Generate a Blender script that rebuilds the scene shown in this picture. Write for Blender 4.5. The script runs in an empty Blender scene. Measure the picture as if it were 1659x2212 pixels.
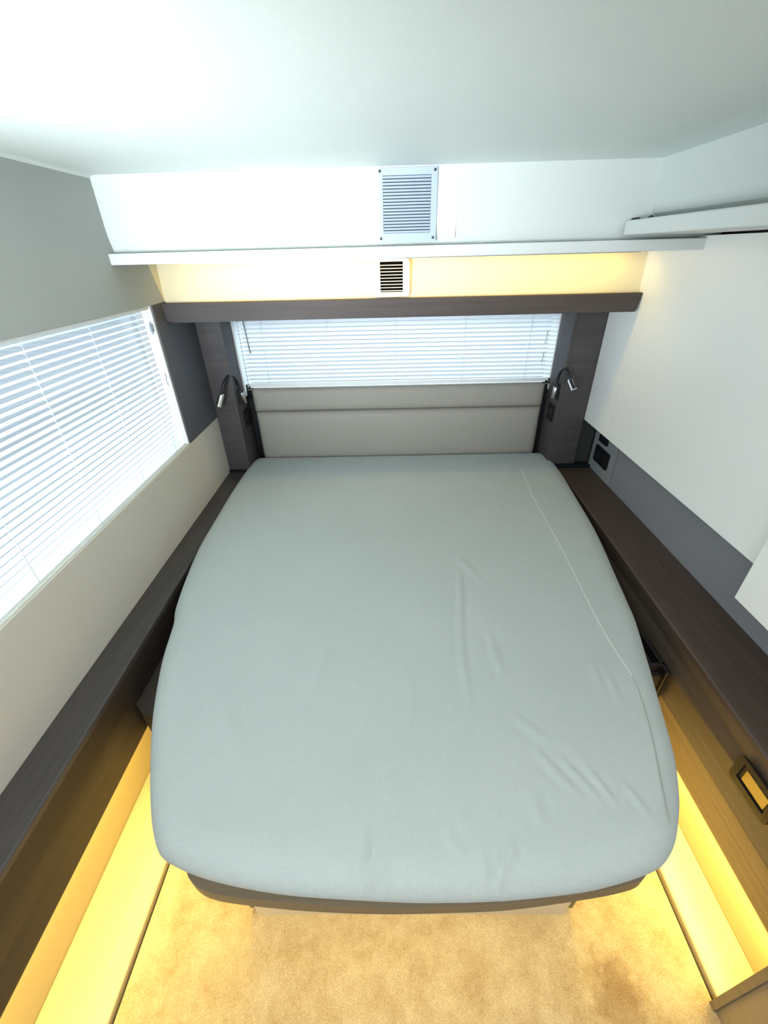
import bpy, bmesh, math, random
from mathutils import Vector, Matrix, noise
random.seed(7)
S = bpy.context.scene
COL = S.collection
Z0 = 1.42                      # floor to camera height; sizes below are measured from the camera's height
PI = math.pi

# ------------------------------------------------------------------ camera
cam = bpy.data.cameras.new('camera'); co = bpy.data.objects.new('camera', cam); COL.objects.link(co)
F_PX, PITCH, YAW, ROLL = 908.15, 0.554918, -0.0204918, 0.0269671
cp, sp, cy, sy = math.cos(PITCH), math.sin(PITCH), math.cos(YAW), math.sin(YAW)
fw = Vector((sy*cp, cy*cp, -sp)); r0 = Vector((cy, -sy, 0)); d0 = fw.cross(r0)
cr, sr = math.cos(ROLL), math.sin(ROLL)
R = cr*r0 + sr*d0; D = -sr*r0 + cr*d0
co.matrix_world = Matrix(((R.x, -D.x, -fw.x, 0), (R.y, -D.y, -fw.y, 0), (R.z, -D.z, -fw.z, Z0), (0, 0, 0, 1)))
cam.sensor_fit = 'VERTICAL'; cam.sensor_height = 36.0; cam.lens = 36.0*F_PX/2212.0
cam.clip_start = 0.02; cam.clip_end = 100
S.camera = co

# ------------------------------------------------------------------ world, exposure, daylight, added fill lights
S.view_settings.view_transform = 'Standard'; S.view_settings.look = 'None'
S.view_settings.exposure = 0.62; S.view_settings.gamma = 1.0
try: S.view_settings.use_curve_mapping = False
except Exception: pass
w = bpy.data.worlds.new('daylight'); S.world = w; w.use_nodes = True
bg = w.node_tree.nodes['Background']; bg.inputs[0].default_value = (0.80, 0.90, 1.0, 1); bg.inputs[1].default_value = 0.5
S.cycles.max_bounces = 10; S.cycles.diffuse_bounces = 7; S.cycles.glossy_bounces = 4
S.cycles.transparent_max_bounces = 12; S.cycles.sample_clamp_indirect = 6.0
try: S.cycles.use_denoising = True
except Exception: pass

def area(name, loc, look, sx, sy_, power, color):
    l = bpy.data.lights.new(name, 'AREA'); l.shape = 'RECTANGLE'; l.size = sx; l.size_y = sy_
    l.energy = power; l.color = color
    o = bpy.data.objects.new(name, l); COL.objects.link(o)
    o.location = (loc[0], loc[1], loc[2]+Z0)
    d = Vector(look)-Vector(loc); o.rotation_euler = d.to_track_quat('-Z', 'Y').to_euler()
    return o
COOL = (0.89, 0.965, 1.0)
area('daylight_left_window', (-2.2, 0.65, 0.55), (-0.84, 0.85, -0.40), 1.6, 1.2, 42, COOL)
area('daylight_low_left_window', (-1.9, 0.7, -1.05), (-0.84, 0.85, -0.40), 1.6, 0.8, 34, COOL)
fl = area('added_front_left_fill', (-.866, -0.22, -0.24), (-0.58, 1.05, 0.17), 0.45, 0.40, 12.5, COOL); fl.data.spread = math.radians(80)  # added fill at an added opening, brightens ceiling and upper back wall
area('daylight_back_window', (0.05, 3.0, 0.25), (0.05, 2.12, -0.38), 1.6, 0.9, 26, COOL)
area('added_ceiling_fill', (0.1, -0.25, 0.185), (0.08, 0.25, -0.9), 1.3, 0.5, 14, (0.985, 1.0, 1.0))  # added soft fill under the ceiling behind the camera
AMBER = (1.0, 0.72, 0.15)

# ------------------------------------------------------------------ materials
def new_mat(name):
    m = bpy.data.materials.new(name); m.use_nodes = True
    nt = m.node_tree; b = nt.nodes['Principled BSDF']
    return m, nt, b
def nd(nt, t, **k):
    n = nt.nodes.new(t)
    for a, v in k.items():
        if a in n.inputs: n.inputs[a].default_value = v
        else: setattr(n, a, v)
    return n
def plain(name, col, rough=.5, metal=0, noise_scale=0, noise_amt=.06, bump=0, bump_scale=300, spec=.5, coat=0):
    m, nt, b = new_mat(name)
    b.inputs['Base Color'].default_value = (*col, 1); b.inputs['Roughness'].default_value = rough
    b.inputs['Metallic'].default_value = metal; b.inputs['Specular IOR Level'].default_value = spec
    if coat: b.inputs['Coat Weight'].default_value = coat
    tc = nd(nt, 'ShaderNodeTexCoord')
    if noise_scale:
        n = nd(nt, 'ShaderNodeTexNoise'); n.inputs['Scale'].default_value = noise_scale; n.inputs['Detail'].default_value = 5
        nt.links.new(tc.outputs['Object'], n.inputs['Vector'])
        mx = nd(nt, 'ShaderNodeMixRGB'); mx.inputs[1].default_value = (*[c*(1-noise_amt) for c in col], 1)
        mx.inputs[2].default_value = (*[min(1, c*(1+noise_amt)) for c in col], 1)
        nt.links.new(n.outputs['Fac'], mx.inputs[0]); nt.links.new(mx.outputs[0], b.inputs['Base Color'])
    if bump:
        n2 = nd(nt, 'ShaderNodeTexNoise'); n2.inputs['Scale'].default_value = bump_scale; n2.inputs['Detail'].default_value = 3
        nt.links.new(tc.outputs['Object'], n2.inputs['Vector'])
        bp = nd(nt, 'ShaderNodeBump'); bp.inputs['Strength'].default_value = bump; bp.inputs['Distance'].default_value = .002
        nt.links.new(n2.outputs['Fac'], bp.inputs['Height']); nt.links.new(bp.outputs[0], b.inputs['Normal'])
    return m
def wood(name, c1, c2, axis=1, rough=.45, scale=1.0):
    m, nt, b = new_mat(name)
    tc = nd(nt, 'ShaderNodeTexCoord'); mp = nd(nt, 'ShaderNodeMapping')
    s = [70*scale]*3; s[axis] = 2.2*scale; mp.inputs['Scale'].default_value = s
    n = nd(nt, 'ShaderNodeTexNoise'); n.inputs['Scale'].default_value = 1; n.inputs['Detail'].default_value = 8; n.inputs['Roughness'].default_value = .65
    cr_ = nd(nt, 'ShaderNodeValToRGB'); cr_.color_ramp.elements[0].position = .3; cr_.color_ramp.elements[1].position = .7
    cr_.color_ramp.elements[0].color = (*c1, 1); cr_.color_ramp.elements[1].color = (*c2, 1)
    nt.links.new(tc.outputs['Object'], mp.inputs['Vector']); nt.links.new(mp.outputs[0], n.inputs['Vector'])
    nt.links.new(n.outputs['Fac'], cr_.inputs[0]); nt.links.new(cr_.outputs[0], b.inputs['Base Color'])
    bp = nd(nt, 'ShaderNodeBump'); bp.inputs['Strength'].default_value = .12; bp.inputs['Distance'].default_value = .001
    nt.links.new(n.outputs['Fac'], bp.inputs['Height']); nt.links.new(bp.outputs[0], b.inputs['Normal'])
    b.inputs['Roughness'].default_value = rough
    return m
M = {}
M['ceiling'] = plain('ceiling_vinyl', (.64, .695, .675), .6, bump=.15, bump_scale=500)
M['upper'] = plain('upper_wall_vinyl', (.58, .62, .605), .6, bump=.15, bump_scale=500)
M['grey_wall'] = plain('grey_wall_fabric', (.38, .395, .375), .8, noise_scale=90, noise_amt=.03, bump=.2, bump_scale=600)
M['beige'] = plain('beige_wall_fabric', (.58, .535, .46), .85, noise_scale=90, noise_amt=.03, bump=.2, bump_scale=600)
M['white_panel'] = plain('white_laminate', (.88, .885, .87), .45)
M['cove'] = plain('cove_panel_cream', (.74, .67, .47), .55)
M['shelf'] = plain('shelf_laminate', (.60, .63, .62), .5)
M['wood_top'] = wood('dark_wood_lengthwise', (.042, .036, .034), (.070, .060, .056), 1, .42)
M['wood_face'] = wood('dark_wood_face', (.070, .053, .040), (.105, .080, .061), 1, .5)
M['wood_face_shaded'] = wood('dark_wood_face_shaded', (.024, .017, .012), (.040, .029, .021), 1, .62)  # same wood as the right face, shade put into the colour
M['wood_top_warm'] = wood('brown_wood_lengthwise', (.055, .037, .028), (.085, .058, .045), 1, .42)
M['wood_across'] = wood('dark_wood_across', (.036, .028, .028), (.060, .048, .048), 0, .62)
M['wood_up'] = wood('dark_wood_upright', (.050, .044, .046), (.075, .067, .068), 0, .58, .8)
M['charcoal'] = plain('charcoal_panel', (.082, .084, .096), .55, noise_scale=200, noise_amt=.1)
M['slate'] = plain('slate_grey_panel', (.25, .25, .27), .5, noise_scale=300, noise_amt=.12)
M['slate_light'] = plain('light_slate_panel', (.26, .28, .29), .5, noise_scale=300, noise_amt=.06)
M['dark_filler'] = plain('dark_filler', (.035, .04, .036), .6)
M['black'] = plain('black_plastic', (.008, .008, .010), .35)
M['rubber'] = plain('black_gooseneck', (.010, .010, .016), .42, bump=.4, bump_scale=900)
M['socket_black'] = plain('socket_black', (.006, .006, .008), .6, spec=.25)
M['void'] = plain('slot_black', (.003, .003, .003), .9, spec=0)
M['chrome'] = plain('chrome', (.78, .76, .72), .16, 1)
M['steel'] = plain('brushed_steel', (.55, .54, .52), .32, 1)
M['bronze'] = plain('bronze_metal', (.50, .45, .28), .30, 1)
M['pad'] = plain('headboard_leatherette', (.31, .295, .26), .6, noise_scale=120, noise_amt=.03, bump=.25, bump_scale=700)
M['grille'] = plain('grille_painted_metal', (.37, .44, .56), .45)
M['vent_white'] = plain('vent_white_plastic', (.56, .52, .53), .45)
M['cream'] = plain('cream_plinth_vinyl', (.44, .385, .27), .28, noise_scale=3, noise_amt=.03)
M['cream_recess'] = plain('cream_recess_panel', (.42, .34, .20), .5)
M['base_cream'] = plain('bed_base_cream', (.58, .52, .42), .5)
M['frame_wood'] = wood('bed_frame_wood', (.13, .10, .06), (.19, .15, .095), 0, .55)
M['seam'] = plain('seam_thread', (.66, .72, .68), .8)
M['white_pvc'] = plain('white_window_plastic', (.74, .76, .76), .4)
M['sill'] = plain('sill_strip_lit', (.66, .66, .60), .6)  # paler than the beige lip, daylight on it put into the colour
M['cord'] = plain('blind_cord', (.70, .74, .76), .8)
M['bezel'] = plain('handle_bezel', (.012, .011, .010), .4)
M['lit_rail_wood'] = wood('lit_rail_wood', (.13, .095, .06), (.19, .14, .09), 1, .5)  # face wood made lighter, stronger LED light put into the colour
M['cabinet_brown'] = wood('brown_cabinet_wood', (.20, .155, .10), (.27, .21, .14), 1, .5)
M['matt_side'] = plain('mattress_ticking', (.5, .5, .48), .9)
M['lens'] = plain('lamp_lens', (.01, .01, .012), .35)
def slat_mat(name, col, trans):
    m, nt, b = new_mat(name)
    b.inputs['Base Color'].default_value = (*col, 1); b.inputs['Roughness'].default_value = .4
    t = nd(nt, 'ShaderNodeBsdfTranslucent'); t.inputs['Color'].default_value = (.86, .93, .97, 1)
    mx = nd(nt, 'ShaderNodeMixShader'); mx.inputs[0].default_value = trans
    nt.links.new(b.outputs[0], mx.inputs[1]); nt.links.new(t.outputs[0], mx.inputs[2])
    nt.links.new(mx.outputs[0], nt.nodes['Material Output'].inputs['Surface'])
    return m
M['slat'] = slat_mat('blind_slat', (.80, .82, .83), .30)
M['slat_back'] = slat_mat('blind_slat_backlit', (.80, .80, .84), .42)
def glass():
    m, nt, b = new_mat('window_glass')
    t = nd(nt, 'ShaderNodeBsdfTransparent'); t.inputs[0].default_value = (.90, .95, .97, 1)
    g = nd(nt, 'ShaderNodeBsdfGlossy'); g.inputs['Roughness'].default_value = .02
    mx = nd(nt, 'ShaderNodeMixShader'); mx.inputs[0].default_value = .06
    nt.links.new(t.outputs[0], mx.inputs[1]); nt.links.new(g.outputs[0], mx.inputs[2])
    nt.links.new(mx.outputs[0], nt.nodes['Material Output'].inputs['Surface'])
    return m
M['glass'] = glass()
def emit(name, col, s):
    m, nt, b = new_mat(name)
    b.inputs['Emission Color'].default_value = (*col, 1); b.inputs['Emission Strength'].default_value = s
    b.inputs['Base Color'].default_value = (*col, 1)
    return m
M['led'] = emit('led_diffuser', (1.0, .70, .28), 6)
def sheet_mat():
    m, nt, b = new_mat('sage_grey_sheet')
    tc = nd(nt, 'ShaderNodeTexCoord')
    # woven cotton: two crossing fine waves, slubs in the colour
    mpA = nd(nt, 'ShaderNodeMapping'); mpA.inputs['Scale'].default_value = (1400, 60, 1)
    mpB = nd(nt, 'ShaderNodeMapping'); mpB.inputs['Scale'].default_value = (60, 1400, 1)
    nA = nd(nt, 'ShaderNodeTexNoise'); nB = nd(nt, 'ShaderNodeTexNoise')
    for n in (nA, nB): n.inputs['Scale'].default_value = 1; n.inputs['Detail'].default_value = 2
    for mp_, n in ((mpA, nA), (mpB, nB)):
        nt.links.new(tc.outputs['Object'], mp_.inputs[0]); nt.links.new(mp_.outputs[0], n.inputs['Vector'])
    ad = nd(nt, 'ShaderNodeMath', operation='ADD'); nt.links.new(nA.outputs['Fac'], ad.inputs[0]); nt.links.new(nB.outputs['Fac'], ad.inputs[1])
    big = nd(nt, 'ShaderNodeTexNoise'); big.inputs['Scale'].default_value = 5; big.inputs['Detail'].default_value = 3
    nt.links.new(tc.outputs['Object'], big.inputs['Vector'])
    hf = nd(nt, 'ShaderNodeMath', operation='MULTIPLY_ADD'); hf.inputs[1].default_value = .5; hf.inputs[2].default_value = 0
    nt.links.new(ad.outputs[0], hf.inputs[0])
    cr1 = nd(nt, 'ShaderNodeValToRGB'); cr1.color_ramp.elements[0].position = .33; cr1.color_ramp.elements[1].position = .67
    cr1.color_ramp.elements[0].color = (.365, .405, .39, 1); cr1.color_ramp.elements[1].color = (.42, .46, .445, 1)
    nt.links.new(hf.outputs[0], cr1.inputs[0])
    mx = nd(nt, 'ShaderNodeMixRGB', blend_type='MULTIPLY'); mx.inputs[0].default_value = .2
    cr2 = nd(nt, 'ShaderNodeValToRGB'); cr2.color_ramp.elements[0].color = (.80, .86, .85, 1); cr2.color_ramp.elements[1].color = (1, 1, 1, 1)
    cr2.color_ramp.elements[0].position = .3; cr2.color_ramp.elements[1].position = .7
    nt.links.new(big.outputs['Fac'], cr2.inputs[0])
    nt.links.new(cr1.outputs[0], mx.inputs[1]); nt.links.new(cr2.outputs[0], mx.inputs[2])
    nt.links.new(mx.outputs[0], b.inputs['Base Color'])
    bp = nd(nt, 'ShaderNodeBump'); bp.inputs['Strength'].default_value = .25; bp.inputs['Distance'].default_value = .0008
    nt.links.new(hf.outputs[0], bp.inputs['Height']); nt.links.new(bp.outputs[0], b.inputs['Normal'])
    b.inputs['Roughness'].default_value = .85; b.inputs['Sheen Weight'].default_value = .15
    return m
M['sheet'] = sheet_mat()
def carpet_mat():
    m, nt, b = new_mat('loop_carpet')
    tc = nd(nt, 'ShaderNodeTexCoord')
    n1 = nd(nt, 'ShaderNodeTexNoise'); n1.inputs['Scale'].default_value = 420; n1.inputs['Detail'].default_value = 4; n1.inputs['Roughness'].default_value = .7
    n2 = nd(nt, 'ShaderNodeTexNoise'); n2.inputs['Scale'].default_value = 14; n2.inputs['Detail'].default_value = 8; n2.inputs['Roughness'].default_value = .7
    for n in (n1, n2): nt.links.new(tc.outputs['Object'], n.inputs['Vector'])
    c1 = nd(nt, 'ShaderNodeValToRGB'); c1.color_ramp.elements[0].position = .32; c1.color_ramp.elements[1].position = .68
    c1.color_ramp.elements[0].color = (.46, .37, .24, 1); c1.color_ramp.elements[1].color = (.76, .66, .46, 1)
    nt.links.new(n1.outputs['Fac'], c1.inputs[0])
    c2 = nd(nt, 'ShaderNodeValToRGB'); c2.color_ramp.elements[0].position = .36; c2.color_ramp.elements[1].position = .6
    c2.color_ramp.elements[0].color = (.72, .63, .52, 1); c2.color_ramp.elements[1].color = (1, 1, 1, 1)
    nt.links.new(n2.outputs['Fac'], c2.inputs[0])
    mx = nd(nt, 'ShaderNodeMixRGB', blend_type='MULTIPLY'); mx.inputs[0].default_value = .8
    nt.links.new(c1.outputs[0], mx.inputs[1]); nt.links.new(c2.outputs[0], mx.inputs[2])
    # a darker, browner patch with its own shape near the right edge
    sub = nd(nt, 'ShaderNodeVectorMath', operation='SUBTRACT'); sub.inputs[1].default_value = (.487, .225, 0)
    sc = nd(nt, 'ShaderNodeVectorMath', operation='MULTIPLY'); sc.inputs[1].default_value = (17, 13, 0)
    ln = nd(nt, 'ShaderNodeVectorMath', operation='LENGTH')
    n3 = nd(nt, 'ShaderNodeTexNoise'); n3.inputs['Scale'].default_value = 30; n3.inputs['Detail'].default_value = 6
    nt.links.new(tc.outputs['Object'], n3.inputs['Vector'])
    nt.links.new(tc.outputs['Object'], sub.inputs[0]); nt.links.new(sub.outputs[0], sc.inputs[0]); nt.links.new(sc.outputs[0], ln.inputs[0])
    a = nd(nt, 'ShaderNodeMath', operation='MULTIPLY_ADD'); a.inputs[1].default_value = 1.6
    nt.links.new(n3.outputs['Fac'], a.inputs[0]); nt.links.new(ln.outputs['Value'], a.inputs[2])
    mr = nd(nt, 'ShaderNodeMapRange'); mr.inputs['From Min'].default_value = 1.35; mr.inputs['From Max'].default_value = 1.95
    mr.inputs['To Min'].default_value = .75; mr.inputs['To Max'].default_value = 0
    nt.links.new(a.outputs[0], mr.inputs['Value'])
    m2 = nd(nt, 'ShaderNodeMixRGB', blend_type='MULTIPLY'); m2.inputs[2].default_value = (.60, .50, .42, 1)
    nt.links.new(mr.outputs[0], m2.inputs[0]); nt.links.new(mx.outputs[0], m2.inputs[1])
    nt.links.new(m2.outputs[0], b.inputs['Base Color'])
    bp = nd(nt, 'ShaderNodeBump'); bp.inputs['Strength'].default_value = .9; bp.inputs['Distance'].default_value = .004
    nt.links.new(n1.outputs['Fac'], bp.inputs['Height']); nt.links.new(bp.outputs[0], b.inputs['Normal'])
    b.inputs['Roughness'].default_value = .95; b.inputs['Specular IOR Level'].default_value = .1
    return m
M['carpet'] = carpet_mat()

# ------------------------------------------------------------------ mesh helpers
def box(bm, x0, x1, y0, y1, z0, z1, bev=0, seg=2):
    vs = [bm.verts.new((x, y, z+Z0)) for z in (z0, z1) for y in (y0, y1) for x in (x0, x1)]
    fs = [(0, 2, 3, 1), (4, 5, 7, 6), (0, 1, 5, 4), (2, 6, 7, 3), (0, 4, 6, 2), (1, 3, 7, 5)]
    faces = [bm.faces.new([vs[i] for i in f]) for f in fs]
    if bev:
        es = list({e for f in faces for e in f.edges})
        bmesh.ops.bevel(bm, geom=es, offset=bev, segments=seg, profile=.5, affect='EDGES')
    return vs
def prism(bm, pts, axis, a0, a1, bev=0, seg=2):
    """extrude a closed outline (2-D points) along an axis: 'x' -> pts are (y,z); 'y' -> (x,z); 'z' -> (x,y)"""
    def mk(p, a):
        if axis == 'x': return (a, p[0], p[1]+Z0)
        if axis == 'y': return (p[0], a, p[1]+Z0)
        return (p[0], p[1], a+Z0)
    A = [bm.verts.new(mk(p, a0)) for p in pts]; B = [bm.verts.new(mk(p, a1)) for p in pts]
    n = len(pts); fs = []
    for i in range(n):
        fs.append(bm.faces.new((A[i], A[(i+1) % n], B[(i+1) % n], B[i])))
    fs.append(bm.faces.new(A)); fs.append(bm.faces.new(B))
    bmesh.ops.recalc_face_normals(bm, faces=fs)
    if bev:
        es = [e for e in {e for f in fs[-2:] for e in f.edges}]
        bmesh.ops.bevel(bm, geom=es, offset=bev, segments=seg, profile=.5, affect='EDGES')
def hexa(bm, P):
    """8 corner points, bottom four then top four, each ring in order"""
    v = [bm.verts.new((p[0], p[1], p[2]+Z0)) for p in P]
    fs = [bm.faces.new([v[i] for i in f]) for f in ((0, 1, 2, 3), (4, 5, 6, 7), (0, 1, 5, 4), (1, 2, 6, 5), (2, 3, 7, 6), (3, 0, 4, 7))]
    bmesh.ops.recalc_face_normals(bm, faces=fs)
def tube(bm, pts, r, seg=10, caps=True, z0=None):
    z = Z0 if z0 is None else z0
    P = [Vector((p[0], p[1], p[2]+z)) for p in pts]
    rs = r if isinstance(r, (list, tuple)) else [r]*len(P)
    rings = []; prev = None
    for i, p in enumerate(P):
        t = (P[min(i+1, len(P)-1)]-P[max(i-1, 0)]).normalized()
        if prev is None:
            prev = t.orthogonal().normalized()
        prev = (prev - t*prev.dot(t)).normalized(); q = t.cross(prev)
        rings.append([bm.verts.new(p+(prev*math.cos(2*PI*k/seg)+q*math.sin(2*PI*k/seg))*rs[i]) for k in range(seg)])
    for a, b in zip(rings, rings[1:]):
        for k in range(seg):
            f = bm.faces.new((a[k], a[(k+1) % seg], b[(k+1) % seg], b[k])); f.smooth = True
    if caps: bm.faces.new(rings[0][::-1]); bm.faces.new(rings[-1])
def smooth_path(pts, n=8):
    out = []
    P = [Vector(p) for p in pts]
    for i in range(len(P)-1):
        a = P[max(i-1, 0)]; b = P[i]; c = P[i+1]; d = P[min(i+2, len(P)-1)]
        for k in range(n):
            t = k/n
            out.append(.5*((2*b)+(c-a)*t+(2*a-5*b+4*c-d)*t*t+(3*b-a-3*c+d)*t**3))
    out.append(P[-1]); return out
def rrect(cx, cy, w_, h_, r, n=5):
    pts = []
    for sx, sy_, a in ((1, 1, 0), (-1, 1, 90), (-1, -1, 180), (1, -1, 270)):
        for k in range(n+1):
            t = math.radians(a+90*k/n)
            pts.append((cx+sx*(w_/2-r)+r*math.cos(t), cy+sy_*(h_/2-r)+r*math.sin(t)))
    return pts
def obj(name, bm, m, parent=None, smooth=False, sub_loc=None):
    bmesh.ops.recalc_face_normals(bm, faces=bm.faces[:])
    me = bpy.data.meshes.new(name); bm.to_mesh(me); bm.free()
    me.materials.append(M[m] if isinstance(m, str) else m)
    if smooth:
        for p in me.polygons: p.use_smooth = True
    o = bpy.data.objects.new(name, me); COL.objects.link(o)
    if parent is not None:
        o.parent = parent
        base = parent
        loc = Vector((0, 0, 0))
        while base is not None:
            loc += base.location; base = base.parent
        o.location = -loc
    return o
def tag(o, label=None, cat=None, group=None, kind=None):
    if label: o['label'] = label
    if cat: o['category'] = cat
    if group: o['group'] = group
    if kind: o['kind'] = kind
    return o
def thing(name, label, cat, loc=(0, 0, 0), group=None):
    o = bpy.data.objects.new(name, None); COL.objects.link(o); o.location = (loc[0], loc[1], loc[2]+Z0); o.empty_display_size = .05
    return tag(o, label, cat, group)
def struct(name, bm, m, label=None, cat=None, smooth=False):
    o = obj(name, bm, m, None, smooth); o['kind'] = 'structure'
    if label: o['label'] = label
    if cat: o['category'] = cat
    return o
def B(): return bmesh.new()

# ================================================================== THE SETTING
FL = -1.42
XL, XR, XRW = -.83, 1.01, .93
# floor: carpet channel, with the base slab beneath
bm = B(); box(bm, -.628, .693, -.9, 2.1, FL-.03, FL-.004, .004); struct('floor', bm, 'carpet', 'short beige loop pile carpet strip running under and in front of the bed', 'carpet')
bm = B(); box(bm, -.95, 1.15, -.9, 2.3, FL-.1, FL-.032); struct('floor_slab', bm, 'dark_filler', 'dark floor base under the carpet and plinths', 'floor')
# ceiling with a rounded left edge
bm = B()
pts = [(-.95, .188), (-.832, .188)]
for k in range(1, 7):
    t = math.radians(180-15*k); pts.append((-.817+.015*math.cos(t), .185+.015*math.sin(t)))
pts += [(1.12, .20), (1.12, .30), (-.95, .30)]
prism(bm, pts, 'y', -.9, 2.3)
struct('ceiling', bm, 'ceiling', 'pale grey green smooth ceiling, brightest above the side window', 'ceiling')
# left wall: upper part, both sides of the window, parts outside the lining
WY0, WY1, WZ0, WZ1 = .42, 1.622, -.66, -.143
bm = B()
prism(bm, [(-.9, WZ1), (1.735, WZ1), (1.686, -.022), (1.686, .195), (-.9, .195)], 'x', -.83, -.87)
box(bm, -.87, -.83, .22, WY0, WZ0, WZ1); box(bm, -.87, -.83, -.9, -.72, WZ0, WZ1)  # the unglazed opening nearer the camera is added for the fill light
box(bm, -.93, -.87, -.9, 2.3, WZ1+.03, .3); box(bm, -.93, -.87, .22, WY0-.02, FL, WZ1+.03); box(bm, -.93, -.87, -.9, .22, FL, -.62); box(bm, -.93, -.87, -.9, -.72, -.62, WZ1+.03)
box(bm, -.93, -.87, 1.84, 2.3, FL, WZ1+.03)
struct('wall_left', bm, 'grey_wall', 'grey green upper side wall above the wide window', 'wall')
bm = B(); box(bm, -.87, -.832, 1.68, 1.80, -.15, .16); struct('trim_1', bm, 'cove', 'narrow cream piece standing in for LED light on the side wall beside the cove', 'trim')  # cream patch stands in for the LED-lit end of the wall
# beige lower lining under the window with a rounded top lip
bm = B(); prism(bm, [(-.852, -.98), (-.852, -.66), (-.8475, -.6575), (-.8345, -.6575), (-.83, -.662), (-.83, -.98)], 'y', -.9, 1.962)
struct('wall_left_lining', bm, 'beige', 'beige fabric lower side wall between the window and the wooden ledge', 'wall')
bm = B(); box(bm, -.93, -.852, -.9, 2.0, FL, -.70); box(bm, -.90, -.852, -.9, 2.0, -.70, -.664)
struct('wall_left_lower', bm, 'beige', 'hidden lower side wall behind the ledge', 'wall')
bm = B(); box(bm, -.8515, -.8335, -.9, 1.945, -.6574, -.6562); struct('trim_3', bm, 'sill', 'thin strip below the side window, daylight on the fabric lip put into its pale colour', 'trim')
# dark side panel between window and pillar
bm = B(); box(bm, -.868, -.8285, WY1+.008, 1.952, -.659, -.2)
prism(bm, [(WY1+.008, -.2), (1.952, -.2), (1.952, -.142), (1.70, -.1405), (WY1+.008, -.143)], 'x', -.868, -.8285)
struct('wall_left_panel', bm, 'charcoal', 'charcoal upright panel between side window and left pillar', 'wall panel')
# back wall behind everything, with window hole
bm = B()
BW = 2.14
box(bm, -.93, -.735, BW, BW+.06, FL, .3); box(bm, .81, 1.12, BW, BW+.06, FL, .3)
box(bm, -.735, .81, BW, BW+.06, FL, -.60); box(bm, -.735, .81, BW, BW+.06, -.16, .3)
struct('wall_back', bm, 'charcoal', 'dark back wall behind the headboard and pillars', 'wall')
# upper back wall, curving back towards the shelf
bm = B()
prof = [(1.49, .20), (1.488, .085)]
for k in range(1, 15):
    t = k/14; prof.append((1.488+.014*t**2.5, .085-.0715*t))
prof += [(1.60, .0135), (1.60, .20)]
prism(bm, prof, 'x', -.832, .99)
struct('wall_back_upper', bm, 'upper', 'pale upper back wall above the long shelf, holding the big grille', 'wall', smooth=False)
# cove panel, lit from the shelf
bm = B(); hexa(bm, [(-.87, 1.733, -.20), (.93, 1.752, -.20), (.93, 1.78, -.20), (-.87, 1.78, -.20), (-.87, 1.754, .02), (.93, 1.77, .02), (.93, 1.80, .02), (-.87, 1.80, .02)])
struct('wall_back_cove', bm, 'cove', 'cream cove panel glowing yellow between long shelf and dark beam', 'wall panel')
# soffit above back window (dark)
bm = B(); box(bm, -.83, .93, 1.75, 2.14, -.215, -.203); struct('ceiling_soffit', bm, 'charcoal', 'dark soffit over the back window', 'soffit')
# right wall
bm = B(); box(bm, 1.035, 1.12, -.9, 2.3, FL, .3); struct('wall_right', bm, 'slate', 'outer right wall behind the panels', 'wall')
bm = B(); prism(bm, [(.76, .20), (.76, .095), (.768, .075), (.785, .064), (.93, .0605), (1.035, .0605), (1.035, .20)], 'y', -.9, 1.60)
struct('wall_right_upper', bm, 'upper', 'pale upper right wall above the short side shelf', 'wall')
bm = B(); box(bm, 1.01, 1.036, -.9, 1.7265, -.96, -.705)
struct('wall_right_panel', bm, 'slate', 'slate grey wall panel between white cabinet and right wooden ledge', 'wall panel')

# window frames with glass
def window(name, lab, axis):
    bm = B(); g = B()
    if axis == 'x':
        x0, x1 = -.905, -.862
        box(bm, x0, -.866, WY0-.03, WY1+.008, WZ1, WZ1+.03); box(bm, x0, x1, WY0-.03, WY1+.008, WZ0-.03, WZ0)
        box(bm, x0, x1, WY0-.03, WY0, WZ0, WZ1); box(bm, -.868, -.834, WY1, WY1+.008, WZ0, WZ1)
        box(g, -.896, -.892, WY0, WY1, WZ0, WZ1)
    else:
        y0, y1 = 2.115, 2.19
        box(bm, -.735, -.714, y0-.035, y1, -.60, -.215); box(bm, .785, .81, y0-.012, y1, -.60, -.215)
        box(bm, -.714, .785, y0+.02, y1, -.60, -.575); box(bm, -.714, .785, y0+.02, y1, -.24, -.216)
        box(g, -.714, .785, 2.160, 2.164, -.575, -.24)
    o = struct(name, bm, 'white_pvc', lab, 'window')
    p = obj('pane', g, 'glass', o); return o
window('window_1', 'wide side window behind the left venetian blind', 'x')
window('window_2', 'back window above the headboard', 'y')

# ================================================================== VENETIAN BLINDS
def slat_strip(bm, a0, a1, axis, c, z, wd, tilt, crown=.0016, th=.0003):
    """curved slat; c is the centre coordinate across; tilt>0 lowers the room edge"""
    n = 4; rows = []
    ct, st = math.cos(tilt), math.sin(tilt)
    for i in range(n+1):
        u = -wd/2+wd*i/n; hcr = crown*(1-(2*u/wd)**2)
        a = u*ct+hcr*st; b_ = -u*st+hcr*ct
        rows.append((c+a, z+b_))
    vs = []
    for (a, zz) in rows:
        if axis == 'x': vs.append((bm.verts.new((a, a0, zz+Z0)), bm.verts.new((a, a1, zz+Z0))))
        else: vs.append((bm.verts.new((a0, a, zz+Z0)), bm.verts.new((a1, a, zz+Z0))))
    for p, q in zip(vs, vs[1:]):
        f = bm.faces.new((p[0], p[1], q[1], q[0])); f.smooth = True
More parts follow.
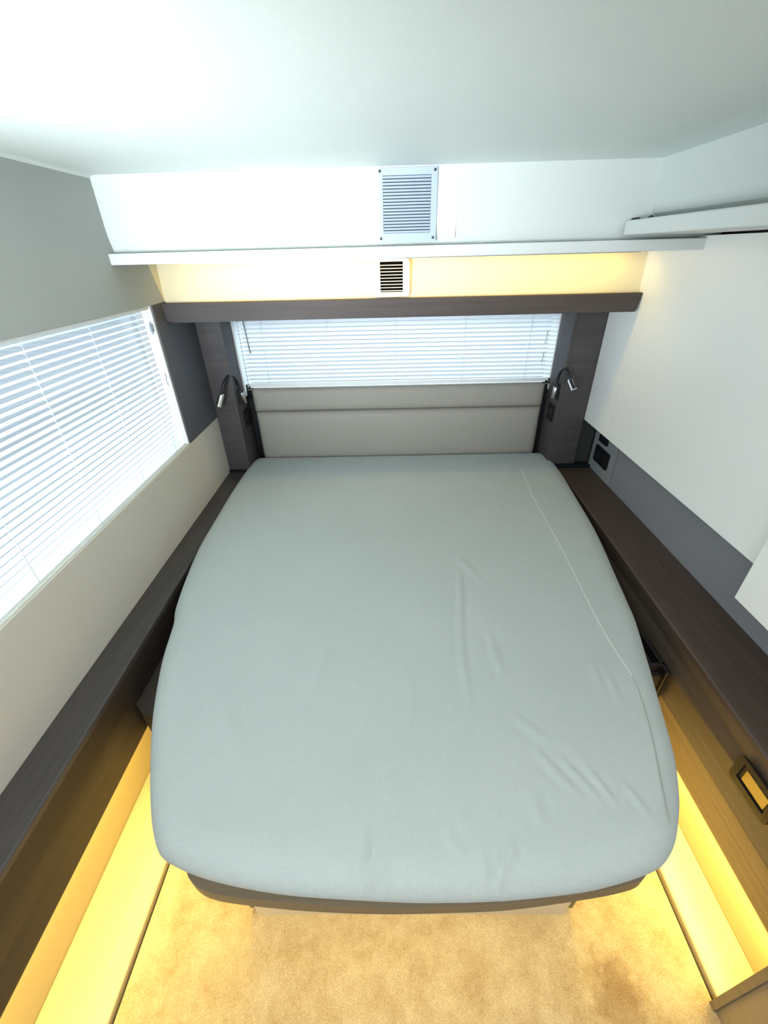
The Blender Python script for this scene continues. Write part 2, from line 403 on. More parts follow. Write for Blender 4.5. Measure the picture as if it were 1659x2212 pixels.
# left blind
bl = thing('venetian_blind', 'wide white slatted venetian blind on the left side window', 'blind', (-.85, 1.02, WZ0))
bm = B(); box(bm, -.862, -.838, WY0+.004, WY1-.003, WZ1-.012, WZ1-.001, .002); obj('head_rail', bm, 'white_pvc', bl)
bm = B(); zz = WZ1-.019
while zz > WZ0+.018:
    slat_strip(bm, WY0+.006, WY1-.006, 'x', -.850, zz, .0215, math.radians(2)); zz -= .0179
obj('slats', bm, 'slat', bl)
bm = B(); box(bm, -.860, -.840, WY0+.006, WY1-.006, WZ0+.001, WZ0+.011, .002); obj('bottom_rail', bm, 'white_pvc', bl)
for yy in (1.525, 1.268, 1.012, .756, .50):
    bm = B()
    tube(bm, [(-.8385, yy, WZ1-.018), (-.8385, yy, WZ0+.01)], .0007, 4)
    zz = WZ1-.019
    while zz > WZ0+.018:
        tube(bm, [(-.8385, yy, zz-.004), (-.8615, yy, zz+.001)], .0006, 4); zz -= .0179
    obj('ladder_cord', bm, 'cord', bl)
bm = B(); box(bm, -.840, -.833, 1.585, 1.612, -.225, -.198, .002); box(bm, -.836, -.832, 1.590, 1.598, -.232, -.190, .001)
obj('tilt_knob', bm, 'grille', bl)['label'] = 'small grey tilt knob near the top right of the blind'
bm = B(); tube(bm, smooth_path([(-.836, 1.597, -.365), (-.836, 1.602, -.38), (-.836, 1.596, -.395), (-.836, 1.602, -.412)], 4), .0012, 6)
obj('cord_end', bm, 'charcoal', bl)['label'] = 'dark end of the pull cord'
bm = B()
for k in range(2):
    y0 = 1.606
    tube(bm, [(-.837-.0006*k, y0+.004*k, WZ1-.02), (-.837, y0+.004*k, WZ0+.02)], .0006, 4)
obj('pull_cord', bm, 'cord', bl)
# back blind
YB = 2.094
bk = thing('venetian_blind', 'white slatted venetian blind in the back window above the headboard', 'blind', (.04, YB, -.57))
bm = B(); box(bm, -.705, .780, YB-.012, YB+.012, -.234, -.217, .002); obj('head_rail', bm, 'white_pvc', bk)
bm = B(); zz = -.243
while zz > -.535:
    slat_strip(bm, -.703, .778, 'y', YB, zz, .0225, math.radians(180+48)); zz -= .0189
obj('slats', bm, 'slat_back', bk)
bm = B(); box(bm, -.703, .778, YB-.010, YB+.010, -.5565, -.5405, .003); obj('bottom_rail', bm, 'white_pvc', bk)
for xx in (-.585, -.283, .034, .352, .655):
    bm = B()
    for yy in (YB-.0125, YB+.0125): tube(bm, [(xx, yy, -.234), (xx, yy, -.545)], .0008, 4)
    zz = -.243
    while zz > -.535:
        tube(bm, [(xx-.003, YB-.0135, zz-.002), (xx+.001, YB-.0135, zz-.008)], .0012, 4); zz -= .0189
    obj('ladder_cord', bm, 'cord', bk)
bm = B(); tube(bm, [(-.661, YB-.02, -.235), (-.652, YB-.02, -.395)], .0032, 8); tube(bm, [(-.661, YB-.02, -.235), (-.661, YB-.01, -.228)], .002, 6)
obj('tilt_wand', bm, 'slate_light', bk)['label'] = 'grey tilt wand at the left end'
for (xa, za, zb) in ((.730, -.325, -.385), (.728, -.420, -.465)):
    bm = B(); tube(bm, [(xa, YB-.018, za), (xa-.004, YB-.018, zb)], .003, 6)
    obj('cord_tassel', bm, 'white_pvc', bk)['label'] = 'white cord tassel at the right end'
bm = B()
zz = -.24
while zz > -.555:
    tube(bm, [(-.690+.0015*math.sin(zz*400), YB-.017, zz), (-.690-.0015*math.sin(zz*400), YB-.017, zz-.009)], .0014, 5); zz -= .013
obj('bead_chain', bm, 'slate', bk)['label'] = 'dark bead chain at the left end'
for sx, xa in ((1, -.700), (-1, .775)):
    bm = B(); box(bm, min(xa, xa+sx*.03), max(xa, xa+sx*.03), YB-.022, YB-.012, -.563, -.558, .001)
    box(bm, xa-.003, xa+.003, YB-.022, YB-.012, -.566, -.540, .001); tube(bm, [(xa+sx*.012, YB-.022, -.555), (xa+sx*.012, YB-.012, -.555)], .005, 8)
    obj('hold_down_bracket', bm, 'black', bk)['label'] = 'small black bracket at the lower corner'

# ================================================================== PILLARS, BEAM, SHELVES
def pillar(label, x0, x1, inner):
    t = thing('wooden_pillar', label, 'pillar', ((x0+x1)/2, 2.04, -.95))
    bm = B(); box(bm, x0, x1, 1.952, 2.135, -.937, -.216, .0); obj('post', bm, 'wood_up', t)
    xi = x1 if inner > 0 else x0
    bm = B(); box(bm, min(xi, xi-inner*.012), max(xi, xi-inner*.012), 1.9485, 1.9535, -.937, -.216, .001)
    obj('edge_band', bm, 'wood_up', t)
    return t
pl = pillar('dark wooden pillar left of the headboard, beside the charcoal side panel', -.828, -.7205, 1)
bm = B(); box(bm, -.829, -.712, 1.944, 2.07, -.985, -.937); obj('gap_shade', bm, 'black', pl)  # black strip stands in for the dark gap at the ledge end
pr = pillar('dark wooden pillar right of the headboard, beside the white cabinet wall', .790, .9285, -1)
bm = B(); box(bm, .785, 1.006, 1.928, 1.968, -.990, -.938, .003); obj('gap_shade', bm, 'black', pr)  # black strip, shade of the gap behind the right ledge
bm = B(); box(bm, .9285, 1.006, 1.972, 2.1, -.937, -.60); struct('trim_2', bm, 'dark_filler', 'dark recess filler between right pillar and socket panel', 'trim')

bm = B(); hexa(bm, [(-.826, 1.703, -.207), (.916, 1.722, -.2105), (.920, 1.748, -.2105), (-.832, 1.732, -.207), (-.832, 1.703, -.1445), (.929, 1.726, -.1495), (.929, 1.748, -.1495), (-.832, 1.732, -.1445)])
bmesh.ops.bevel(bm, geom=bm.edges[:], offset=.0012, segments=1, affect='EDGES')
o = obj('ceiling_beam', bm, 'wood_across'); tag(o, 'dark brown wooden crossbeam over the back window, under the lit cove', 'beam')

bm = B(); box(bm, -.834, .932, 1.462, 1.75, -.0175, .0125, .003)
ls = obj('wall_shelf', bm, 'shelf'); tag(ls, 'long pale shelf board across the back wall above the lit cove', 'shelf')
# short side shelf on the right
bm = B(); box(bm, .690, .928, -.8, 1.478, .0235, .0595, .004)
ss = obj('wall_shelf', bm, 'shelf'); tag(ss, 'pale shelf board running along the upper right wall, its end over the long shelf', 'shelf')
bm = B(); box(bm, .697, .718, 1.452, 1.462, .0595, .0645, .001); box(bm, .722, .737, 1.45, 1.46, .0595, .063, .001)
tube(bm, smooth_path([(.738, 1.455, .061), (.748, 1.455, .068), (.757, 1.455, .062)], 4), .002, 6)
o = obj('shelf_clip', bm, 'black'); tag(o, 'small black clip lying on the end of the upper right shelf', 'clip')

# LED strips
def led(label, x0, x1, y0, y1, z0, z1, m='led'):
    t = thing('light_strip', label, 'light strip', ((x0+x1)/2, (y0+y1)/2, z0))
    bm = B(); box(bm, x0, x1, y0, y1, z0, z1); obj('aluminium_channel', bm, 'steel', t)
    return t
led('slim strip light under the long back shelf', -.70, .86, 1.678, 1.693, -.0225, -.0178)
a = area('cove_led_light', (.08, 1.685, -.024), (.08, 1.715, -.09), 1.56, .015, 1.45, (1.0, .68, .10))

# big grille
gr = thing('air_vent', 'large pale blue metal louvre grille on the upper back wall', 'vent', (.062, 1.488, .11))
bm = B()
gx0, gx1, gz0, gz1 = -.020, .144, .023, .1955; hx0, hx1, hz0, hz1 = -.0095, .1265, .044, .1785
for a_ in ((gx0, gx1, hz1, gz1), (gx0, gx1, gz0, hz0), (gx0, hx0, hz0, hz1), (hx1, gx1, hz0, hz1)):
    box(bm, a_[0], a_[1], 1.4845, 1.4875, a_[2], a_[3])
obj('frame', bm, 'grille', gr)
bm = B(); box(bm, hx0-.001, hx1+.001, 1.4868, 1.4878, hz0-.001, hz1+.001); obj('backing', bm, 'dark_filler', gr)
bm = B(); n = 18; st = (hz1-hz0)/n
for k in range(n):
    zt = hz1-k*st-.0016
    prism(bm, [(1.4868, zt-st+.0030), (1.4850, zt-st+.0026), (1.4818, zt-.0002), (1.4824, zt), (1.4868, zt-.0012)], 'x', hx0+.0005, hx1-.0005)
obj('louvres', bm, 'grille', gr)
for (sx, sz) in ((-.0172, .1885), (.1365, .1885), (-.0175, .0315), (.1355, .0315)):
    bm = B(); tube(bm, [(sx, 1.4846, sz), (sx, 1.4825, sz), (sx, 1.4818, sz)], [.0036, .0034, .002], 12); obj('screw', bm, 'dark_filler', gr)
# scrape mark on the wall beside
bm = B(); prism(bm, [(.197, .104), (.2005, .112), (.203, .110), (.2015, .085), (.2005, .03), (.1975, .03)], 'y', 1.4868, 1.4885)
o = obj('scuff_strip', bm, 'white_pvc'); tag(o, 'thin white vertical scuff strip on the upper back wall right of the grille', 'mark')

# small vent in the cove
v2 = thing('air_vent', 'small white rounded vent with black slots in the lit cove', 'vent', (.014, 1.738, -.083))
bm = B(); outer = rrect(.0145, -.083, .131, .120, .014); inner = rrect(.0125, -.0795, .086, .096, .003)
def ring_prism(bm, o_, i_, y0, y1):
    lo = [[bm.verts.new((p[0], y, p[1]+Z0)) for p in L] for L in (o_, i_) for y in (y0, y1)]
    o0, o1, i0, i1 = lo; n = len(o_)
    for k in range(n):
        j = (k+1) % n
        for q in ((o0[k], o0[j], i0[j], i0[k]), (o1[k], i1[k], i1[j], o1[j]), (o0[k], o1[k], o1[j], o0[j]), (i0[k], i0[j], i1[j], i1[k])):
            bm.faces.new(q)
ring_prism(bm, outer, inner, 1.732, 1.750)
obj('frame', bm, 'vent_white', v2)
bm = B(); box(bm, -.031, .056, 1.7445, 1.7465, -.128, -.031); obj('backing', bm, 'void', v2)
bm = B()
for k in range(10):
    zt = -.0335-k*.0101
    if k in (0,): continue
    box(bm, -.030, .055, 1.736, 1.739, zt-.0003, zt+.0024)
box(bm, -.0305, -.0265, 1.734, 1.7445, -.1275, -.0315)
obj('slats', bm, 'vent_white', v2)

# ================================================================== HEADBOARD
def cushion(x0, x1, y0, y1, z0, z1, r=.012):
    bm = B(); nx, nz = 40, 8
    grid = []
    for j in range(nz+1):
        row = []
        for i in range(nx+1):
            u = i/nx; v_ = j/nz
            # ease towards the edges so the padding rolls over
            eu = .5-.5*math.cos(PI*u); ev = .5-.5*math.cos(PI*v_)
            x = x0+(x1-x0)*eu; z = z0+(z1-z0)*ev
            dx = min(x-x0, x1-x); dz = min(z-z0, z1-z); rr = .028
            fx = math.sqrt(max(0, 1-(1-min(1, dx/rr))**2)); fz = math.sqrt(max(0, 1-(1-min(1, dz/rr))**2))
            y = y1-(y1-y0)*(.35+.65*min(fx, fz)*(.6+.4*max(fx, fz)))
            y += .0012*noise.noise(Vector((x*9, z*9, 0)))
            row.append(bm.verts.new((x, y, z+Z0)))
        grid.append(row)
    for j in range(nz):
        for i in range(nx): bm.faces.new((grid[j][i], grid[j][i+1], grid[j+1][i+1], grid[j+1][i])).smooth = True
    bd = [e for e in bm.edges if e.is_boundary]
    ret = bmesh.ops.extrude_edge_only(bm, edges=bd)
    for v_ in [g for g in ret['geom'] if isinstance(g, bmesh.types.BMVert)]: v_.co.y = y1
    bd = [e for e in bm.edges if e.is_boundary]
    bmesh.ops.holes_fill(bm, edges=bd)
    return bm
hb = thing('headboard', 'low padded grey headboard of two horizontal cushions under the back blind', 'headboard', (.04, 2.08, -.93))
obj('upper_cushion', cushion(-.683, .765, 2.068, 2.106, -.680, -.5635), 'pad', hb)
obj('lower_cushion', cushion(-.681, .763, 2.070, 2.106, -.955, -.682), 'pad', hb)
bm = B(); box(bm, -.715, .786, 2.106, 2.128, -1.05, -.575); obj('back_board', bm, 'black', hb)

# ================================================================== READING LAMPS
def lamp(label, collar, neck, head, side):
    x = collar[0][0]
    t = thing('reading_lamp', label, 'lamp', (x, collar[0][1], collar[1][2]))
    bm = B(); tube(bm, [collar[1], (collar[1][0], collar[1][1], collar[1][2]+.003), collar[0], (collar[0][0], collar[0][1], collar[0][2]+.001)], [.0095, .0115, .0115, .009], 20)
    obj('mount_collar', bm, 'steel', t)
    bm = B(); box(bm, min(x, x+side*.016), max(x, x+side*.016), collar[0][1]-.013, collar[0][1]+.03, collar[1][2]+.003, collar[0][2]+.012, .003)
    obj('wall_bracket', bm, 'black', t)
    bm = B(); tube(bm, smooth_path(neck, 8), .0068, 12); obj('gooseneck', bm, 'rubber', t)
    a, b_ = Vector(head[0]), Vector(head[1]); d = (b_-a)
    bm = B(); L = [a-d*.08, a, a+d*.02, a+d*.86, a+d*.88, b_]; tube(bm, L, [.0075, .0115, .0125, .0125, .0145, .0145], 24)
    hd = obj('lamp_head', bm, 'chrome', t)
    bm = B(); tube(bm, [b_-d*.02, b_+d*.03], [.0115, .0105], 20); obj('lens', bm, 'lens', hd)
    return t
lamp('black gooseneck reading lamp with chrome head on the left pillar', ((-.705, 2.000, -.556), (-.705, 2.016, -.613)),
     [(-.705, 2.000, -.560), (-.711, 2.005, -.530), (-.717, 1.995, -.494), (-.724, 1.975, -.472), (-.732, 1.940, -.469), (-.746, 1.915, -.490), (-.761, 1.900, -.531)],
     ((-.762, 1.900, -.535), (-.787, 1.895, -.590)), -1)
lamp('black gooseneck reading lamp with chrome head on the right pillar', ((.775, 1.972, -.554), (.775, 1.980, -.611)),
     [(.776, 1.972, -.560), (.775, 1.970, -.516), (.776, 1.955, -.481), (.780, 1.930, -.463), (.790, 1.910, -.473), (.798, 1.893, -.497)],
     ((.799, 1.892, -.500), (.817, 1.870, -.541)), 1)

# sockets
def socket_x(label, x, side, yc, zc, wd, ht, n=2):
    """socket plate lying on a wall of constant x; side: +1 faces +x"""
    t = thing('power_socket', label, 'socket', (x, yc, zc))
    bm = B(); prism(bm, rrect(yc, zc, wd, ht, .008), 'x', x, x+side*.007, .002); obj('plate', bm, 'socket_black', t)
    for k in range(n):
        c = yc+(k-(n-1)/2)*wd/n
        bm = B(); tube(bm, [(x+side*.006, c, zc), (x+side*.0085, c, zc)], ht*.30, 20); tube(bm, [(x+side*.0085, c, zc), (x+side*.0095, c, zc)], ht*.22, 20)
        obj('outlet', bm, 'lens', t)
    return t
socket_x('black socket on the inner side of the left pillar, below the lamp', -.7205, 1, 2.045, -.695, .07, .085, 1)
socket_x('black socket on the inner side of the right pillar, below the lamp', .7900, -1, 2.012, -.686, .07, .080, 1)
# socket panel
bm = B(); prism(bm, [(1.7295, -.96), (1.962, -.96), (1.962, -.705), (1.7295, -.705)], 'x', 1.008, 1.034)
sp_ = obj('socket_panel', bm, 'slate_light'); tag(sp_, 'light slate panel carrying the black sockets at the far right corner', 'panel')
socket_x('larger black socket plate on the light slate panel', 1.008, -1, 1.847, -.857, .140, .080, 2)
socket_x('black switch plate half hidden under the white cabinet, above the larger socket', 1.008, -1, 1.865, -.765, .085, .062, 1)

# ================================================================== RIGHT WHITE CABINET WALL
cw = thing('wall_cabinet', 'white flat fronted cabinet wall over the slate panel, right of the bed', 'cabinet', (.98, 1.4, -.705))
bm = B(); box(bm, .930, 1.005, 1.7185, 1.9515, -.7055, .018, .0008); obj('side_panel', bm, 'white_panel', cw)
bm = B(); box(bm, .930, 1.005, .60, 1.7165, -.7055, .018, .0008); obj('door', bm, 'white_panel', cw)
bm = B(); box(bm, .94, 1.033, .60, 1.95, -.700, -.10); obj('body', bm, 'white_panel', cw)
wd_ = thing('wardrobe', 'white wardrobe corner cut by the right edge of the photo', 'wardrobe', (.96, .3, -.796))
bm = B(); box(bm, .900, .926, -.75, .829, -.7965, .018, .0012); obj('door', bm, 'white_panel', wd_)
bm = B(); box(bm, .928, 1.033, -.75, .598, -.790, .018); obj('body', bm, 'white_panel', wd_)

# ================================================================== LEDGES BESIDE THE BED
def ledge(label, xw, xa, xb, ya, yb, y0, y1, zb, side, mtop, mface, xlow):
    """xw wall side; inner edge goes from xa at ya to xb at yb"""
    t = thing('bedside_ledge', label, 'ledge', ((xw+xa)/2, (y0+y1)/2, -.95))
    def xi(y): return xa+(xb-xa)*(y-ya)/(yb-ya)
    bm = B(); r = .006
    pts = []
    def ring(y):
        x = xi(y); s = side
        P = [(xw, -.95)]
        for k in range(5):
            a_ = math.radians(90-22.5*k); P.append((x-s*r+s*r*math.cos(a_), -.956+r*math.sin(a_)))
        P += [(x, -.968), (xw, -.968)]
        return [bm.verts.new((p[0], y, p[1]+Z0)) for p in P]
    A = ring(y0); C = ring(y1); n = len(A)
    for k in range(n): bm.faces.new((A[k], A[(k+1) % n], C[(k+1) % n], C[k]))
    bm.faces.new(A); bm.faces.new(C)
    obj('top_board', bm, mtop, t)
    bm = B(); s = side; d = .002; XS = -1 if side > 0 else 1
    def f(y, dx): return xi(y)-s*dx
    hexa(bm, [(abs(xlow)*XS, y0, zb), (abs(xlow)*XS, y1, zb), (XS*(abs(xlow)+.018), y1, zb), (XS*(abs(xlow)+.018), y0, zb),
              (f(y0, d), y0, -.9685), (f(y1, d), y1, -.9685), (f(y1, .02), y1, -.9685), (f(y0, .02), y0, -.9685)])
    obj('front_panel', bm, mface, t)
    return t
lg = ledge('dark wooden ledge left of the bed, under the beige wall', -.829, -.7255, -.745, .3, 2.0, -.6, 1.942, -.9687-.2075, 1, 'wood_top', 'wood_face_shaded', .730)

rg = ledge('dark wooden ledge right of the bed with a black drawer pull', 1.0075, .799, .836, .3, 1.6, -.6, 1.926, -.9687-.1843, -1, 'wood_top_warm', 'wood_face', -.800)
bm = B(); hexa(bm, [(.801, -.6, -1.273), (.801, 1.2, -1.273), (.818, 1.2, -1.273), (.818, -.6, -1.273), (.804, -.6, -1.1535), (.804, 1.2, -1.1535), (.818, 1.2, -1.1535), (.818, -.6, -1.1535)])
obj('lower_rail', bm, 'lit_rail_wood', rg)['label'] = 'brown lower rail, stronger LED light put into its colour'
bm = B(); box(bm, -.829, -.75, -.6, 1.95, -1.172, -1.160); obj('bottom_board', bm, 'wood_face', lg)
# drawer pull
dp = thing('drawer_pull', 'black recessed drawer pull with bronze insert on the right ledge front', 'handle', (.80, .475, -1.04))
def xr(y): return .8015
bm = B(); o_ = rrect(.477, -1.040, .112, .082, .010); i_ = rrect(.476, -1.036, .080, .050, .004)
lo = [[bm.verts.new((xr(p[0])-dx, p[0], p[1]+Z0)) for p in L] for L, dx in ((o_, .0), (o_, .005), (i_, .006), (i_, .0))]
for a_, b_ in zip(lo, lo[1:]):
    for k in range(len(a_)): bm.faces.new((a_[k], a_[(k+1) % len(a_)], b_[(k+1) % len(a_)], b_[k]))
obj('bezel', bm, 'bezel', dp)
bm = B(); hexa(bm, [(xr(.434)-.0002, .434, -1.062), (xr(.520)-.0002, .520, -1.062), (xr(.520)-.002, .520, -1.062), (xr(.434)-.002, .434, -1.062),
                    (xr(.434)-.0002, .434, -1.010), (xr(.520)-.0002, .520, -1.010), (xr(.520)-.002, .520, -1.010), (xr(.434)-.002, .434, -1.010)])
obj('recess', bm, 'black', dp)
bm = B(); o_ = rrect(.474, -1.037, .064, .034, .003)
A = [bm.verts.new((xr(p[0])-.0035, p[0], p[1]+Z0)) for p in o_]; C = [bm.verts.new((xr(p[0])-.002, p[0], p[1]+Z0)) for p in o_]
bm.faces.new(A); bm.faces.new(C)
for k in range(len(A)): bm.faces.new((A[k], A[(k+1) % len(A)], C[(k+1) % len(A)], C[k]))
obj('pull_flap', bm, 'bronze', dp)['label'] = 'shiny bronze flap in the middle of the pull'

# ================================================================== PLINTHS, RECESSES AND FLOOR LIGHTS
def plinth(label, x0, x1, side):
    """x0 recess wall, x1 carpet edge"""
    t = thing('floor_plinth', label, 'plinth', ((x0+x1)/2, .6, FL))
    bm = B(); box(bm, min(x0, x1), max(x0, x1), -.85, 2.05, FL-.03, FL+.002, .004); obj('top_sheet', bm, 'cream', t)
    bm = B(); box(bm, min(x0-side*.012, x0), max(x0-side*.012, x0), -.85, 2.05, FL-.02, -1.178 if side > 0 else -1.275)
    obj('recess_panel', bm, 'cream_recess', t)
    return t
plinth('cream floor plinth left of the carpet, glowing amber under the left ledge', -.80, -.636, 1)
plinth('cream floor plinth right of the carpet, glowing amber under the right ledge', .812, .702, -1)
led('floor level strip light under the left ledge', -.795, -.783, -.5, .68, -1.180, -1.1765)
area('left_floor_led_light', (-.764, .15, -1.182), (-.66, .15, -1.42), .05, 1.15, 4.2, AMBER).rotation_euler = Matrix.Rotation(math.radians(-35), 3, 'Y').to_euler()
led('floor level strip light under the right ledge', .801, .8085, -.5, .75, -1.2768, -1.2735)
area('right_floor_led_light', (.792, .15, -1.279), (.70, .15, -1.42), .025, 1.15, 4.2, AMBER).rotation_euler = Matrix.Rotation(math.radians(35), 3, 'Y').to_euler()

# brown cabinet at the lower right corner
cb = thing('floor_cabinet', 'light brown low cabinet corner at the lower right, on the carpet edge', 'cabinet', (.74, -.2, FL))
bm = B(); box(bm, .690, .797, -.8, .219, FL-.004, -.975); obj('body', bm, 'cabinet_brown', cb)
bm = B(); box(bm, .684, .7905, .219, .2235, FL-.004, -.975, .001); obj('edge_trim', bm, 'wood_face', cb)
bm = B(); box(bm, .6835, .690, .209, .2235, FL-.004, -.975, .001); obj('edge_band', bm, 'frame_wood', cb)

# ================================================================== BED
bed = thing('bed', 'fixed island bed with curved brown frame and cream base under the mattress', 'bed', (.04, 1.2, FL))
fo = [(-.46, .80), (-.452, .40), (-.440, .365), (-.432, .345), (-.411, .322), (-.361, .304), (-.237, .292), (-.12, .286), (-.008, .284), (.11, .286), (.218, .290), (.358, .304), (.456, .318), (.495, .333), (.52, .37), (.53, .42), (.54, .80)]
fo = [tuple(p) for p in smooth_path([(x, y, 0) for x, y in fo], 4)]
fo = [(p[0], p[1]) for p in fo]
bm = B(); prism(bm, fo, 'z', -1.102, -1.062)
obj('slat_frame', bm, 'frame_wood', bed)
bm = B(); box(bm, -.355, .417, .367, .385, FL-.004, -1.102); obj('front_panel', bm, 'base_cream', bed)
bm = B(); box(bm, -.372, -.356, .374, .391, FL-.004+.02, -1.102); obj('corner_batten', bm, 'frame_wood', bed)
bm = B(); box(bm, .418, .436, .374, .391, FL-.004+.02, -1.102); obj('corner_batten', bm, 'frame_wood', bed)
bm = B(); box(bm, -.37, .434, .392, .80, FL-.004, -1.102); obj('storage_box', bm, 'base_cream', bed)
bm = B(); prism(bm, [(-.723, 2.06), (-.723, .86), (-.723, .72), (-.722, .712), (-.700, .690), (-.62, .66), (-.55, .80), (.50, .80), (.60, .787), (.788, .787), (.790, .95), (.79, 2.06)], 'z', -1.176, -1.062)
obj('rear_support', bm, 'wood_face_shaded', bed)
bm = B(); box(bm, -.70, .76, 1.3, 2.05, FL, -1.176); obj('rear_base', bm, 'frame_wood', bed)
bm = B(); box(bm, .735, .785, .800, .812, -1.062, -1.03, .003); box(bm, .772, .7845, .775, .95, -1.15, -1.03, .002)
obj('corner_fitting', bm, 'black', bed)

for nm, x0, x1, y0, y1 in (('light_strip', -.412, -.400, .40, .79), ('light_strip', .470, .482, .40, .79), ('light_strip', -.32, .38, .335, .345)):  # the third strip, at the foot, belongs to the added fill
    bm = B(); box(bm, x0, x1, y0, y1, -1.1055, -1.1025); obj(nm, bm, 'led', bed)
a = area('bed_left_led_light', (-.406, .595, -1.108), (-.56, .595, -1.42), .03, .38, 1.8, AMBER)
a.rotation_euler = Matrix.Rotation(math.radians(35), 3, 'Y').to_euler()
a = area('bed_right_led_light', (.476, .595, -1.108), (.64, .595, -1.42), .03, .38, 1.8, AMBER)
a.rotation_euler = Matrix.Rotation(math.radians(-35), 3, 'Y').to_euler()
area('added_bed_foot_fill', (.03, .340, -1.108), (.03, .14, -1.42), .68, .012, 1.1, AMBER)  # added fill to brighten the carpet in front of the bed
# mattress outline (plan), from the sheet's silhouette
OUT = [(-.700, 2.073), (-.722, 2.055), (-.735, 1.99), (-.741, 1.86), (-.743, 1.69), (-.738, 1.50), (-.731, 1.274), (-.709, 1.09), (-.685, .959), (-.664, .895), (-.641, .78), (-.612, .678), (-.577, .578),
       (-.540, .493), (-.509, .428), (-.477, .370), (-.448, .332), (-.420, .315), (-.365, .297), (-.292, .282), (-.208, .271), (-.126, .265), (-.007, .260), (.079, .259),
       (.190, .262), (.312, .272), (.380, .283), (.445, .298), (.480, .312), (.515, .340), (.543, .377), (.568, .417), (.600, .486), (.623, .558), (.646, .640), (.673, .734), (.713, .880), (.730, .972),
       (.748, 1.084), (.786, 1.32), (.812, 1.58), (.832, 1.84), (.828, 2.00), (.810, 2.055), (.780, 2.073)]
def closed_spline(P, n):
    P = [Vector((x, y)) for x, y in P]; N = len(P); out = []
    for i in range(N):
        a, b_, c, d = P[(i-1) % N], P[i], P[(i+1) % N], P[(i+2) % N]
        # keep the head edge straight
        for k in range(n):
            t = k/n
            if (c-b_).length > .5: out.append(b_+(c-b_)*t) if k % 1 == 0 else None
            else:
                aa = a if (b_-a).length < .5 else b_; dd = d if (d-c).length < .5 else c
                out.append(.5*((2*b_)+(c-aa)*t+(2*aa-5*b_+4*c-dd)*t*t+(3*b_-aa-3*c+dd)*t**3))
    return out
raw = closed_spline(OUT, 8)
# resample evenly
def resample(P, n):
    L = [0]; 
    for i in range(len(P)): L.append(L[-1]+(P[(i+1) % len(P)]-P[i]).length)
    out = []; j = 0
    for k in range(n):
        s = L[-1]*k/n
        while L[j+1] < s: j += 1
        t = (s-L[j])/max(1e-9, L[j+1]-L[j]); out.append(P[j % len(P)].lerp(P[(j+1) % len(P)], t))
    return out
NP = 720
ol = resample(raw, NP)
nrm = []
for i in range(NP):
    t = (ol[(i+3) % NP]-ol[(i-3) % NP]).normalized(); nrm.append(Vector((-t.y, t.x)))
cen = Vector((.035, 1.15))
if (cen-ol[0]).dot(nrm[0]) < 0: nrm = [-v_ for v_ in nrm]
SEGS = [([(0.232, 1.151), (0.21, 0.968), (0.187, 0.821), (0.178, 0.713), (0.179, 0.645), (0.17, 0.562)], .0032, .009), ([(0.263, 0.828), (0.274, 0.733)], .002, .010), ([(0.262, 0.771), (0.273, 0.684)], .002, .010),
        ([(0.537, 0.708), (0.53, 0.599)], .003, .008), ([(0.515, 0.723), (0.505, 0.629)], .002, .010), ([(0.343, 0.484), (0.399, 0.4)], .0028, .007), ([(0.394, 0.465), (0.424, 0.388)], .0025, .007),
        ([(0.295, 0.504), (0.355, 0.413)], .0025, .008), ([(0.455, 0.433), (0.476, 0.369)], .0025, .007), ([(0.265, 0.584), (0.33, 0.518)], .002, .010), ([(-0.189, 0.826), (-0.192, 0.624)], .0022, .016),
        ([(-0.024, 0.481), (-0.003, 0.41)], .002, .008), ([(-0.233, 0.394), (-0.206, 0.287)], .0025, .009), ([(-0.06, 0.36), (-0.059, 0.262)], .0050, .007), ([(-0.035, 0.315), (-0.053, 0.262)], .0050, .006),
        ([(-0.032, 0.31), (-0.015, 0.262)], .0045, .006), ([(0.154, 0.315), (0.150, 0.259)], .0050, .006), ([(0.187, 0.315), (0.165, 0.259)], .0055, .007), ([(0.214, 0.34), (0.187, 0.29)], .0045, .007),
        ([(0.225, 1.178), (0.292, 1.02)], .0022, .012), ([(0.035, 0.714), (0.037, 0.52)], .0015, .012), ([(0.263, 0.426), (0.275, 0.347)], .0018, .010), ([(0.09, 0.362), (0.116, 0.306)], .002, .008), ([(-0.443, 0.665), (-0.33, 0.483)], .0025, .020)]
def seg_d(p, a, b_):
    ab = b_-a; t = max(0, min(1, (p-a).dot(ab)/ab.length_squared)); return (p-a-ab*t).length, t
SEG2 = []
for pl_, h_, s_ in SEGS:
    V = [Vector(q) for q in pl_]; Ls = [0]
    for a, b_ in zip(V, V[1:]): Ls.append(Ls[-1]+(b_-a).length)
    SEG2.append((V, Ls, h_, s_))
def hgt(x, y):
    p = Vector((x, y)); z = 0
    z += .004*noise.noise(Vector((x*2.2, y*2.2, 3.1)))+.0016*noise.noise(Vector((x*6, y*4.5, 7.7)))
    f = max(0, min(1, (1.5-y)/.9))
    q = x*.8+y*.55
    z += f*.0011*noise.noise(Vector((q*22, (y-x)*4, 1.3)))
    for V, Ls, h_, s_ in SEG2:
        h_ = h_*1.25
        if abs(p.x-V[0].x) > .35 or abs(p.y-V[0].y) > .8: continue
        best = 9; bs = 0
        for i in range(len(V)-1):
            d_, t = seg_d(p, V[i], V[i+1])
            if d_ < best: best = d_; bs = (Ls[i]+t*(Ls[i+1]-Ls[i]))/Ls[-1]
        if best < 4*s_:
            z += h_*math.exp(-(best/s_)**2)*min(1, .15+3*bs, .25+3*(1-bs)) - h_*.45*math.exp(-((best-1.9*s_)/s_)**2)*math.sin(PI*bs)
    return z
ZT, ZS = -.914, -.95
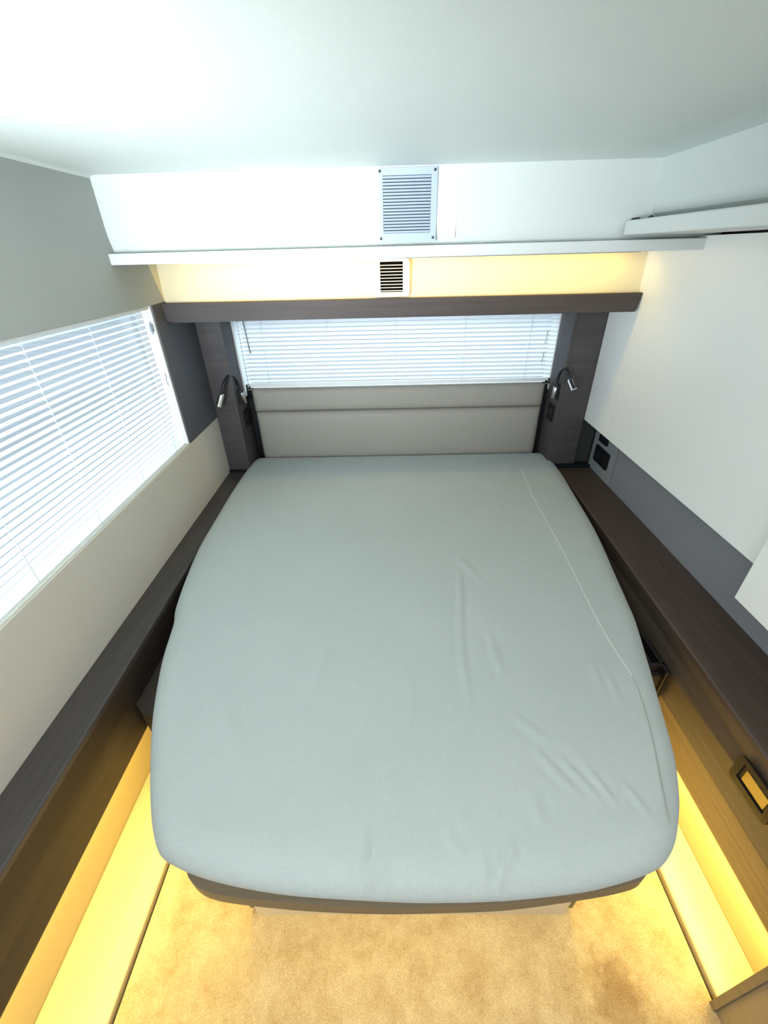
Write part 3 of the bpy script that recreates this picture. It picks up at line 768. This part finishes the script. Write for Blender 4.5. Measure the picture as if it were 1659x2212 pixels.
def rimz(d, y):
    rr = .055; k = min(1, d/rr); return ZT-(ZT-ZS)*(1-math.sqrt(max(0, 1-(1-k)**2)))
bm = B(); rings = []
def sideinset(y): return .040
for dz, kk in ((-1.0605, .85), (-1.050, .78), (-1.01, .60), (-.985, .42), (-.968, .24)):
    rings.append([bm.verts.new((*(ol[i]+nrm[i]*sideinset(ol[i].y)*kk+nrm[i]*.003*noise.noise(Vector((i*.12 if i < NP-8 else (i-NP)*.12, dz*30, 0)))), dz+Z0)) for i in range(NP)])
for d in (0, .0015, .005, .011, .019, .029, .040, .053):
    rings.append([bm.verts.new((*(ol[i]+nrm[i]*d), rimz(d, ol[i].y)+hgt(*(ol[i]+nrm[i]*d))*min(1, .35+d/.015)+Z0)) for i in range(NP)])
innr = [ol[i]+nrm[i]*.053 for i in range(NP)]
NR = 90
for r_ in range(1, NR):
    s = 1-(r_/NR)
    row = []
    for i in range(NP):
        p = cen+(innr[i]-cen)*s
        row.append(bm.verts.new((p.x, p.y, ZT+hgt(p.x, p.y)+Z0)))
    rings.append(row)
c = bm.verts.new((cen.x, cen.y, ZT+hgt(cen.x, cen.y)+Z0))
for a, b_ in zip(rings, rings[1:]):
    for i in range(NP): bm.faces.new((a[i], a[(i+1) % NP], b_[(i+1) % NP], b_[i])).smooth = True
for i in range(NP): bm.faces.new((rings[-1][i], rings[-1][(i+1) % NP], c)).smooth = True
mt = thing('mattress', 'large tapered mattress in a sage grey fitted sheet, filling the middle of the picture', 'mattress', (.035, 1.15, -1.06))
fs = obj('fitted_sheet', bm, 'sheet', mt, smooth=True)
bm = B(); bo = [(ol[i]+nrm[i]*.055) for i in range(0, NP, 4)]
prism(bm, [(p.x, p.y) for p in bo], 'z', -1.0600, -.97); obj('mattress_core', bm, 'matt_side', mt)
SEAM = [(0.637, 1.868), (0.622, 1.70), (0.613, 1.593), (0.606, 1.408), (0.603, 1.223), (0.598, 1.094), (0.592, .97), (0.588, 0.866), (0.589, 0.767), (0.594, 0.68)]
SEAM2 = [(0.594, 0.68), (0.588, 0.629), (0.562, 0.527), (0.528, 0.424), (0.508, 0.361)]
def lay(L, r, dz, m, nm, lab):
    P = smooth_path([(x, y, 0) for x, y in L], 14)
    bm = B(); tube(bm, [(p.x, p.y, ZT+hgt(p.x, p.y)+dz) for p in P], r, 6)
    obj(nm, bm, m, fs)['label'] = lab
lay(SEAM, .0011, .0004, 'seam', 'seam', 'fine pale seam line along the right side of the sheet')
lay(SEAM2, .0009, .0002, 'pad', 'seam', 'darker lower end of the seam near the foot')
